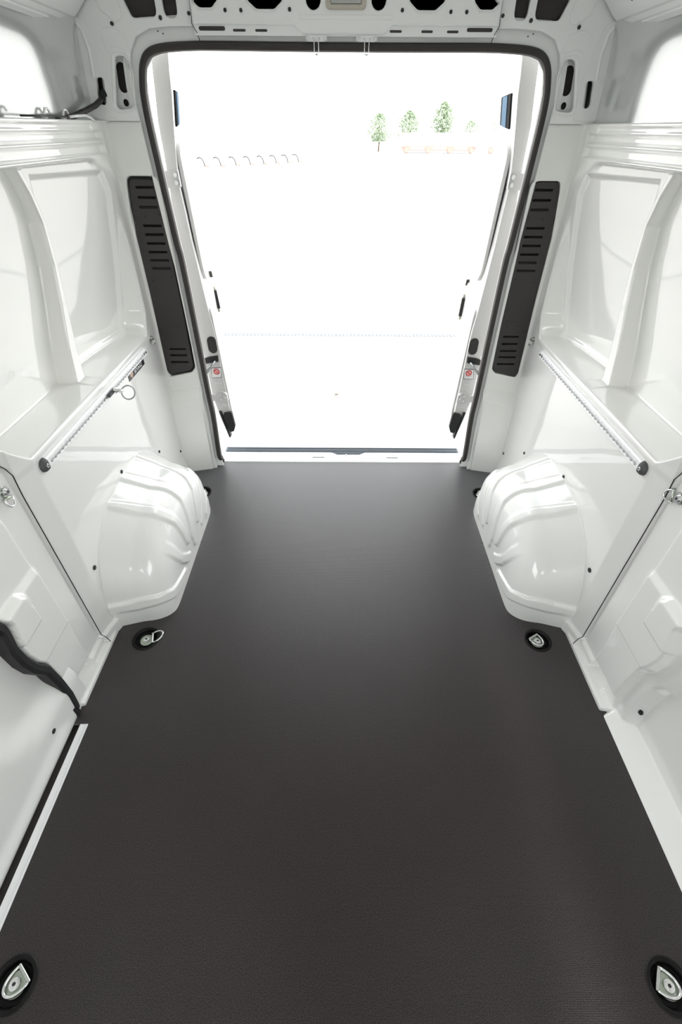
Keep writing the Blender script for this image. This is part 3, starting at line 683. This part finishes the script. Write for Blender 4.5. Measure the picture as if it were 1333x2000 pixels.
# ================================================================ REAR DOORS (opened outwards)
EDGE = [(1.90, .670, .740), (1.82, .680, .747), (1.76, .688, .754), (1.70, .693, .760), (1.61, .707, .771), (1.51, .721, .771), (1.45, .727, .773), (1.385, .731, .775), (1.287, .725, .783),
        (1.164, .720, .790), (1.12, .716, .789), (.98, .706, .784), (.85, .696, .785), (.78, .688, .782), (.71, .684, .775), (.67, .683, .768), (.637, .683, .762), (.57, .682, .764), (.49, .680, .761),
        (.42, .678, .759), (.35, .676, .752), (.29, .672, .742), (.24, .673, .732), (.17, .684, .716), (.13, .686, .702)]
def rear_door(s, n, ang, win, label, latch_z):
    t = thing('door_%d' % n, label, 'door', (s*.715, 2.47, .13), kind='structure')
    # local frame: u = along the opened leaf, w = outwards
    a = math.radians(ang); du = Vector((s*math.sin(a), math.cos(a), 0)); dw = Vector((s, 0, 0)); o0 = Vector((s*.715, 2.47, .13))
    def W3(z, xi, u, w): return Vector((s*xi, 2.47, z))+du*u+dw*w-o0
    L = .745; us = [0, .012, .05, .12, .30, .50, .68, .735, L]
    V = []; K = 0
    for z, xi, xo in EDGE:
        ring = []
        th_ = xo-xi
        for u in us: ring.append(W3(z, xi, u, .004*(u > .02)))
        for u in us[::-1]: ring.append(W3(z, xi, u, th_ if u < .6 else th_*(1-(u-.6)*2.6)))
        K = len(ring); V += ring
    Fc = []
    for i in range(len(EDGE)-1):
        for k in range(K):
            k2 = (k+1) % K; Fc.append((i*K+k, i*K+k2, (i+1)*K+k2, (i+1)*K+k))
    Fc.append(tuple(range(K))); Fc.append(tuple((len(EDGE)-1)*K+k for k in range(K)))
    pyobj('door_shell', V, Fc, M['doorpaint'], t, .5)
    def xi_at(z): return float(np.interp(z, [e[0] for e in EDGE][::-1], [e[1] for e in EDGE][::-1]))
    def xo_at(z): return float(np.interp(z, [e[0] for e in EDGE][::-1], [e[2] for e in EDGE][::-1]))
    def on_inner(name, zu, w0, w1, m, bev=.003):
        """block on the inner face: zu = [(u,z),...] outline, between w0 and w1 off the face (negative = into the view)"""
        N = len(zu); Vv = [W3(z, xi_at(z), u, w) for w in (w0, w1) for u, z in zu]
        F2 = [tuple(range(N)), tuple(range(2*N-1, N-1, -1))]+[(k, (k+1) % N, N+(k+1) % N, N+k) for k in range(N)]
        return pyobj(name, Vv, F2, m, t, .5)
    def on_edge(name, xz, y0, y1, m, bev=.0):
        """block on the hinge-side edge face: xz outline in |x|,z"""
        N = len(xz); Vv = [Vector((s*x, y, z))-o0 for y in (y0, y1) for x, z in xz]
        F2 = [tuple(range(N)), tuple(range(2*N-1, N-1, -1))]+[(k, (k+1) % N, N+(k+1) % N, N+k) for k in range(N)]
        return pyobj(name, Vv, F2, m, t, .5)
    # window slot
    w0, w1 = win
    on_inner('window_frame', rnd([(w0, 1.595), (w1, 1.612), (w1, 1.715), (w0, 1.715)], .010), -.003, .012, M['matt'])
    on_inner('window_pane', rnd([(w0+(w1-w0)*.28, 1.600), (w0+(w1-w0)*.78, 1.608), (w0+(w1-w0)*.78, 1.712), (w0+(w1-w0)*.28, 1.710)], .004), -.006, -.002, M['film'])
    # inner trim panel and lower trim board
    on_inner('inner_panel', rnd([(.10, 1.53), (.20, 1.56), (.60, 1.56), (.66, 1.50), (.66, 1.02), (.60, .96), (.25, .96), (.16, 1.02)], .05), -.012, .004, M['doorpaint'])
    on_inner('trim_board', rnd([(.06, .86), (.66, .86), (.68, .22), (.10, .22)], .03), -.007, .004, M['doorpaint'])
    # latch near the free edge
    on_inner('latch_plate', rnd([(.655, latch_z-.09), (.735, latch_z-.09), (.735, latch_z+.07), (.655, latch_z+.07)], .012), -.014, .003, M['beige'])
    on_inner('latch_bolt', rnd([(.630, latch_z-.06), (.655, latch_z-.06), (.655, latch_z+.05), (.630, latch_z+.05)], .006), -.020, .003, M['black'])
    on_inner('latch_knob', rnd([(.69, latch_z+.11), (.715, latch_z+.11), (.715, latch_z+.145), (.69, latch_z+.145)], .008), -.014, .003, M['rubber'])
    # edge fittings
    on_edge('blanking_plug', stadium(.709, .693, .048, .090), 2.466, 2.472, M['plug'])
    on_edge('check_strap_box', rnd([(.688, .636), (.740, .628), (.765, .618), (.765, .590), (.690, .603)], .003), 2.462, 2.472, M['black'])
    tube('check_strap', [Vector(p)-o0 for p in ((s*.705, 2.45, .612), (s*.735, 2.42, .58), (s*.762, 2.385, .548))], .0065, M['dullsteel'], t)
    stl = on_edge('warning_label', rnd([(.682, .565), (.735, .562), (.742, .508), (.690, .511)], .003), 2.4675, 2.471, M['white']); stl['label'] = 'square white warning label with a red prohibition ring'
    on_edge('label_border', rnd([(.680, .568), (.737, .565), (.744, .505), (.688, .508)], .004), 2.4682, 2.471, M['capg'])
    c0 = Vector((s*.711, 2.4670, .543))-o0; c1 = c0+Vector((0, -.0003, 0))
    for (rr, mm, off) in ((.0175, M['red'], 0), (.0125, M['pink'], -.0006)):
        Vv = [c0+Vector((rr*math.cos(2*PI*k/28), off, rr*math.sin(2*PI*k/28))) for k in range(28)]
        pyobj('prohibition_disc', Vv, [tuple(range(28))], mm, t)
    d45 = [(-.013, .0085), (-.010, .012), (.013, -.0085), (.010, -.012)]
    pyobj('prohibition_bar', [c0+Vector((x, -.0010, z)) for x, z in d45], [(0, 1, 2, 3)], M['red'], t)
    # lower hinge
    hp = on_edge('hinge', [(.805, .412), (.735, .410), (.718, .435), (.690, .428), (.672, .412), (.670, .370), (.690, .360), (.735, .372), (.805, .360)], 2.455, 2.470, M['doorpaint'])
    for x, z in ((.705, .412), (.683, .395), (.706, .382)): cyl('hinge_bolt', Vector((s*x, 2.450, z))-o0, Vector((s*x, 2.456, z))-o0, .0065, M['steel'], t, 6, .001)
    # upper hinge
    on_edge('hinge', rnd([(.795, 1.447), (.722, 1.455), (.720, 1.392), (.795, 1.388)], .004), 2.455, 2.470, M['doorpaint'])
    for z in (1.436, 1.408): cyl('hinge_bolt', Vector((s*.735, 2.448, z))-o0, Vector((s*.735, 2.456, z))-o0, .009, M['steel'], t, 14, .0015)
    for z in (.36, .415): cyl('hinge_pin', Vector((s*.79, 2.448, z-.02))-o0, Vector((s*.79, 2.448, z+.012))-o0, .007, M['doorpaint'], t, 12, .001)
    # buffer and lower lip
    on_edge('rubber_buffer', rnd([(.660, .300), (.710, .288), (.712, .255), (.690, .165), (.665, .170), (.652, .205)], .008), 2.452, 2.474, M['black'])
    on_edge('lower_lip', [(.724, .300), (.735, .300), (.700, .125), (.692, .125)], 2.455, 2.474, M['black'])
    # raised stamp marks below the label (not legible)
    for k in range(3): on_edge('stamp_mark', [(.695+.014*k, .476), (.704+.014*k, .476), (.704+.014*k, .473), (.695+.014*k, .473)], 2.4685, 2.471, M['white'])
    for k in range(2): on_edge('stamp_mark', [(.685, .345-.012*k), (.722, .345-.012*k), (.722, .342-.012*k), (.685, .342-.012*k)], 2.4685, 2.471, M['white'])
rear_door(-1, 2, 11.5, (.15, .36), 'opened left rear door leaf seen edge on beyond the seal', .76)
rear_door(1, 3, 8.5, (.20, .55), 'opened right rear door leaf seen edge on beyond the seal', .72)

# ================================================================ AIRLINE RAILS
def rail(s, label):
    y0, y1, z = 1.165, 2.115, .790
    x = wx(1.6, z, s)
    t = thing('airline_rail', label, 'lashing rail', (x, y0, z), group='perforated aluminium lashing rails on the side walls')
    Ln = y1-y0; n = 37; ptch = 24.5e-3; st0 = .038
    # scalloped slot outline: overlapping round openings joined by a narrow throat
    topl = []; R_, wn_ = .0084, .0038
    for k in range(n):
        cy = st0+k*ptch; a0 = math.asin(wn_/R_)
        for j in range(7):
            a = PI-a0-(PI-2*a0)*j/6; topl.append((cy+R_*math.cos(a), R_*math.sin(a)))
    slot = topl+[(y, -v) for y, v in topl[::-1]]
    mt = sideways(0, -s)
    plate('rail_face', rnd([(.012, -.0125), (Ln-.006, -.0125), (Ln-.006, .0125), (.012, .0125)], .003), [slot], .003, .0008, M['alu'], t, Matrix.Translation((-s*.0115, 0, 0)) @ mt)
    plate('channel_floor', [(.012, -.0115), (Ln-.006, -.0115), (Ln-.006, .0115), (.012, .0115)], [], .001, .0002, M['dullalu'], t, Matrix.Translation((-s*.0048, 0, 0)) @ mt)
    for k in (-1, 1):   # rounded flanks
        pr = [(0, .0190), (-.003, .0188), (-.0065, .0174), (-.0095, .0148), (-.0108, .0120), (-.0100, .0100), (0, .0100)]
        V = [(s*a, yy_, k*b) for yy_ in (.012, Ln-.006) for a, b in pr]; K = len(pr)
        pyobj('rail_flank', V, [(i, (i+1) % K, K+(i+1) % K, K+i) for i in range(K)]+[tuple(range(K)), tuple(range(K, 2*K))], M['alu'], t, .8)
    # near end cap: grey plastic dome with a screw
    cp = []; nA = 9
    V = []; Fc = []
    ysz = [0.016, .010, .002, -.005, -.010, -.012]; sc = [1.08, 1.08, 1.05, .85, .5, .12]
    pr = [(0, .0215), (-.0045, .0206), (-.0095, .0178), (-.0135, .0130), (-.0150, .005), (-.0150, -.005), (-.0135, -.0130), (-.0095, -.0178), (-.0045, -.0206), (0, -.0215)]
    for yv, q in zip(ysz, sc):
        for a, b in pr: V.append((s*a*q, yv, b*q))
    K = len(pr)
    for i in range(len(ysz)-1):
        for k in range(K-1): Fc.append((i*K+k, i*K+k+1, (i+1)*K+k+1, (i+1)*K+k))
    Fc.append(tuple(range(K))); Fc.append(tuple((len(ysz)-1)*K+k for k in range(K)))
    pyobj('end_cap', V, Fc, M['capg'], t, .8)
    lathe_ = cyl('cap_screw', (-s*.0145, .006, 0), (-s*.0175, .006, 0), .0065, M['chrome'], t, 16, .0008)
    cyl('screw_socket', (-s*.017, .006, 0), (-s*.0178, .006, 0), .0028, M['plug'], t, 6)
    # far end cap
    box('end_cap', (-s*.006, Ln, 0), (.014, .012, .038), M['alu'], t, .004)
    cyl('screw_socket', (-s*.012, Ln-.012, 0), (-s*.0145, Ln-.012, 0), .0055, M['plug'], t, 14)
    return t
rail(-1, 'perforated aluminium lashing rail on the left wall, carrying a ring')
rail(1, 'perforated aluminium lashing rail on the right wall, empty')
# ring stud fitted in the left rail
xl = wx(1.6, .79, -1)
t = thing('ring_fitting', 'round chrome lashing ring clipped into the left wall rail', 'lashing ring', (xl+.013, 1.700, .790))
box('stud_base', (.004, -.02, 0), (.010, .062, .017), M['capg'], t, .003)
cyl('stud_nut', (.006, 0, 0), (.020, 0, 0), .0125, M['chrome'], t, 20, .002)
cyl('stud_neck', (.018, 0, 0), (.034, 0, 0), .0075, M['steel'], t, 16, .001)
cyl('ring_eye', (.034, -.009, 0), (.034, .009, 0), .0075, M['chrome'], t, 16, .002)
ax1 = Vector((.80, .55, -.25)).normalized(); ax2 = Vector((.10, .35, .93)); ax2 = (ax2-ax1*ax2.dot(ax1)).normalized()
c = Vector((.036, 0, -.002))+ax1*.024-ax2*.006
tube('ring', [c+ax1*.0250*math.cos(2*PI*k/32)+ax2*.0270*math.sin(2*PI*k/32) for k in range(32)], .0028, M['dullsteel'], t, closed=True, n=10)

# brand label under the left rail
t = thing('wall_label', 'small black oblong wall label with crest and pale lettering under the left rail', 'label', (xl, 1.985, .7555))
lm = Matrix.Translation((.0006, 0, 0)) @ sideways(0, 1)
# seen from inside the van the rear of the vehicle is on the right, so local +y reads left to right
plate('label_plate', [(-.100, -.013), (.100, -.013), (.100, .0135), (-.100, .0135)], [], .0008, .0001, M['lblack'], t, lm)
lt = Matrix(((0, 0, 1, .0012), (1, 0, 0, 0), (0, 1, 0, 0), (0, 0, 0, 1)))
plate('crest', rnd([(-.075, .010), (-.045, .010), (-.045, -.002), (-.060, -.011), (-.075, -.002)], .003), [], .0006, .0001, M['orange'], t, Matrix.Translation((.0010, 0, 0)) @ sideways(0, 1))
for k in range(3): plate('crest_line', [(-.071, .006-.005*k), (-.049, .006-.005*k), (-.049, .0045-.005*k), (-.071, .0045-.005*k)], [], .0004, .0001, M['lblack'], t, Matrix.Translation((.0015, 0, 0)) @ sideways(0, 1))
text('lettering', 'BETUNGZ', .021, M['lwhite'], t, Matrix.Translation((0, .020, 0)) @ lt)

# ================================================================ WALL TIE-DOWN RINGS
def wall_ring(s, y, z, ax, label, bolt=.014, R_=.019):
    x = wx(y, z, s)
    t = thing('tie_down_ring', label, 'tie-down ring', (x, y, z), group='tie-down rings on the side walls')
    cyl('washer', (0, 0, 0), (-s*.004, 0, 0), bolt*1.15, M['steel'], t, 24, .001)
    cyl('bolt_head', (-s*.003, 0, 0), (-s*.014, 0, 0), bolt*.85, M['chrome'], t, 24, .004)
    cyl('bolt_socket', (-s*.0138, 0, 0), (-s*.0145, 0, 0), bolt*.25, M['plug'], t, 6)
    d = Vector((0, ax[0], ax[1])).normalized(); p = Vector((0, -d.z, d.y)); o = Vector((-s*.008, 0, 0))
    # hinge clip then the D
    c = o+d*(bolt*1.35)
    tube('clip', [c-p*.015, c+p*.015], .004, M['green'], t)
    pts = []
    out = d+Vector((-s*.25, 0, 0)); out.normalize()
    for k in range(17):
        a = PI*k/16; pts.append(c+p*(R_*.85*math.cos(a))+out*(R_*.35+R_*1.05*math.sin(a)))
    pts = [c+p*R_*.85]+pts+[c-p*R_*.85]
    tube('d_ring', pts, .0026, M['chrome'], t, closed=False, n=10)
    return t
wall_ring(-1, 1.014, .808, (-.25, -1), 'chrome D-ring on the left wall near the camera, hanging down')
wall_ring(1, 1.017, .794, (1, -.45), 'chrome D-ring on the right wall near the camera, turned rearwards', .016, .021)
wall_ring(-1, 2.222, .815, (.1, -1), 'small D-ring beside the left vent at the rail end', .009, .012)
wall_ring(1, 2.245, .812, (.35, -.8), 'small D-ring beside the right vent at the rail end', .009, .015)

# ================================================================ FLOOR LASHING RINGS
def floor_ring(x, y, ang, flip, label, grp='floor lashing points sunk in the load floor'):
    t = thing('floor_lashing_ring', label, 'lashing ring', (x, y, 0), (0, 0, 0), grp)
    lathe('cup', [(.0535, -.001), (.0545, .0015), (.052, .0035), (.047, .0035), (.044, .001), (.0415, -.006), (.040, -.016), (.036, -.019), (.0, -.019)], M['cup'], t, 48)
    rt = Matrix.Rotation(ang, 4, 'Z')
    pl_ = plate('base_plate', [(.026*math.cos(2*PI*k/36), .026*math.sin(2*PI*k/36)) for k in range(36)], [], .004, .001, M['green'], t, Matrix.Translation((0, 0, -.013)))
    lathe('bolt', [(0, -.002), (.008, -.002), (.0125, -.004), (.0135, -.008), (.0135, -.011), (0, -.011)], M['chrome'], t, 24)
    cyl('bolt_socket', (0, 0, -.0024), (0, 0, -.0012), .0042, M['plug'], t, 6)
    bw = .025; by = .024
    cyl('hinge_bar', rt @ Vector((-bw, by, -.006)), rt @ Vector((bw, by, -.006)), .0050, M['steel'], t, 14, .001)
    pts = []
    el = math.radians(flip)
    for k in range(17):
        a = PI*k/16
        u = bw*.96*math.cos(a); v = (.012+.036*math.sin(a))
        pts.append(rt @ Vector((u, by-v*math.cos(el), -.006+v*math.sin(el))))
    pts = [rt @ Vector((bw*.96, by, -.006))]+pts+[rt @ Vector((-bw*.96, by, -.006))]
    tube('d_ring', pts, .0036, M['chrome'], t, n=10)
    return t
floor_ring(-.80, .105, math.radians(-38), 4, 'sunken black floor cup with steel D-ring at the bottom left corner')
floor_ring(.80, .105, math.radians(58), 4, 'sunken black floor cup with steel D-ring at the bottom right corner')
floor_ring(-.80, 1.085, math.radians(-75), 158, 'sunken floor lashing ring by the left wheel arch, its D-ring folded out')
floor_ring(.80, 1.085, math.radians(30), 4, 'sunken floor lashing ring by the right wheel arch, its D-ring lying flat')
floor_ring(-.80, 2.06, math.radians(-60), 4, 'floor lashing cup half hidden behind the left wheel arch')
floor_ring(.80, 2.06, math.radians(60), 4, 'floor lashing cup half hidden behind the right wheel arch')

# ================================================================ CABLES at the left roof ledge
t = thing('cable_conduit', 'black corrugated cable conduit entering the left corner opening', 'cable', (-.93, 2.28, 1.64))
o0 = Vector((-.93, 2.28, 1.64))
pts = [Vector(p)-o0 for p in ((-.908, 2.330, 1.685), (-.915, 2.300, 1.672), (-.930, 2.270, 1.655), (-.950, 2.225, 1.640), (-.972, 2.15, 1.622), (-.985, 2.05, 1.61))]
sm2 = []
for i in range(len(pts)-1):
    for k in range(8): sm2.append(pts[i].lerp(pts[i+1], k/8))
sm2.append(pts[-1])
sweep('conduit', sm2, circ(.0095, 12), M['cable'], t, smooth=4, taper=[1 if k % 2 else .86 for k in range(len(sm2))])
cyl('grommet', Vector((-.906, 2.318, 1.688))-o0, Vector((-.906, 2.300, 1.684))-o0, .015, M['cable'], t, 20, .004)
for i, (y, lab) in enumerate(((1.93, 'white wire hook standing on the left wall ledge, nearer the camera'), (2.06, 'white wire hook standing on the left wall ledge, nearer the conduit'))):
    t = thing('cable_hook', lab, 'hook', (-.965, y, 1.614))
    tube('hook_wire', [(0, 0, 0), (0, .004, .014), (.002, .012, .024), (.004, .026, .024), (.005, .032, .014)], .0035, M['body'], t, n=8)
    box('hook_clip', (0, 0, .003), (.016, .020, .008), M['body'], t, .003)
t = thing('wire_tail', 'thin white taped wire lying along the left wall ledge', 'wire', (-.945, 2.0, 1.615))
tube('taped_wire', [(0, .06, .004), (.004, .12, .008), (.008, .17, .010), (.014, .20, .004), (.018, .215, -.004)], .004, M['body'], t, n=8)
tube('wire_core', [(0, -.25, .003), (-.004, -.1, .005), (0, .07, .004)], .0025, M['cable'], t, n=8)

# ================================================================ OUTSIDE
g = pyobj('ground', [(-150, -40, -.55), (150, -40, -.55), (150, 400, -.55), (-150, 400, -.55)], [(0, 1, 2, 3)], M['ground'])
tag(g, 'bright concrete yard behind the vehicle', 'ground', kind='structure')
t = thing('drain_channel', 'thin line of a slotted drain grating crossing the concrete yard', 'drain', (0, 6.25, -.55))
box('channel_frame', (0, 0, .002), (14, .15, .004), M['ground'], t, 0)
bm = bmesh.new()
for k in range(280):
    bmesh.ops.create_cube(bm, size=1, matrix=Matrix.Translation((-7+.05*k+.025, 0, .006)) @ Matrix.Diagonal((.032, .10, .004, 1)))
o = bmo('grating', bm, M['grate'], t); o['kind'] = 'stuff'
t = thing('debris', 'small brown dry leaf lying on the concrete beyond the sill', 'leaf', (-.05, 4.45, -.55), (0, 0, .4))
pyobj('leaf_blade', [(-.03, 0, .004), (-.01, .012, .016), (.015, .010, .010), (.03, 0, .006), (.012, -.012, .014), (-.01, -.012, .005)], [(0, 1, 5), (1, 2, 4, 5), (2, 3, 4)], M['thread'], t)
rng = random.Random(4)
def tree(x, y, h, w, label):
    t = thing('tree', label, 'tree', (x, y, -.55), group='trees beyond the yard')
    tube('trunk', [(0, 0, 0), (.05, .03, h*.25), (-.05, 0, h*.5), (0, 0, h*.7)], h*.022, M['bark'], t, n=8)
    V = []; Fc = []
    for k in range(2600):
        a = rng.uniform(0, 2*PI); zf = rng.random(); rr = w*.5*math.sqrt(rng.random())*(math.sin(PI*(.12+.86*zf))**.7)
        rr *= .72+.4*math.sin(a*3+zf*9)**2
        c = Vector((rr*math.cos(a), rr*math.sin(a), h*(.28+.72*zf))); s_ = rng.uniform(.10, .26)*h/8
        u = Vector((rng.gauss(0, 1), rng.gauss(0, 1), rng.gauss(0, 1))).normalized(); v = u.orthogonal().normalized()
        b = len(V); V += [c-u*s_, c+v*s_*.7, c+u*s_, c-v*s_*.7]; Fc.append((b, b+1, b+2, b+3))
    me = bpy.data.meshes.new('crown'); me.from_pydata(V, [], Fc); o = link('crown', me, M['leaf'], t); o['kind'] = 'stuff'
tree(4.4, 70, 3.5, 3.2, 'leftmost green tree of those showing right of centre')
tree(8.1, 72, 3.8, 3.2, 'second green tree from the left, right of centre')
tree(13.2, 78, 4.8, 3.2, 'tall thin green tree standing behind the long trailer')
tree(17.3, 80, 3.0, 3.4, 'lower green tree behind the right end of the long trailer')
tree(21.6, 78, 4.4, 4.0, 'green tree beside the rear door leaf at far right')
def far_trailer(x, y, ln, label):
    t = thing('parked_trailer', label, 'trailer', (x, y, -.55), (0, 0, 0), 'parked trailers in the yard')
    box('box_body', (0, 0, 1.25), (ln, 2.0, 1.1), M['body'], t, .05)
    box('side_skirt', (0, -.9, .45), (ln*.96, .1, .45), M['brown'], t, .02)
    for k in range(3): box('skirt_opening', (-ln*.28+k*ln*.28, -.97, .45), (ln*.15, .04, .26), M['white'], t, .01)
    for k in range(4):
        xw = -ln*.42+k*ln*.28; cyl('wheel', (xw, -1.05, .28), (xw, -.80, .28), .28, M['brown'], t, 20, .05)
    for k in (-1, 1): box('marker_lamp', (k*ln*.46, -.99, .62), (.35, .05, .14), M['redlamp'], t, .01)
far_trailer(11.0, 67, 8.8, 'long low white trailer with brown lower side parked beyond the yard')
far_trailer(18.2, 67, 3.0, 'short white trailer parked beside the right rear door')
def hoop(x, y, label):
    t = thing('hoop_barrier', label, 'barrier', (x, y, -.55), group='row of hoop barriers in the yard')
    tube('hoop', [(-.42, 0, .46), (-.25, 0, .52), (-.08, 0, .46), (.02, 0, .30), (.08, 0, .02)], .032, M['black'], t, n=8)
    tube('brace', [(-.42, 0, .46), (-.44, 0, .02)], .02, M['body'], t, n=8)
    box('foot_reflector', (.26, -.02, .06), (.26, .16, .10), M['brown'], t, .02)
names = ['nearest and leftmost', 'second from the left', 'third from the left', 'fourth from the left', 'fifth from the left', 'sixth from the left', 'seventh from the left', 'rightmost and farthest']
for i in range(8): hoop(-9.75+1.02*i-.02*i*i, 40.3+.62*i+.04*i*i, 'low curved hoop barrier in the overexposed yard, %s of its row' % names[i])
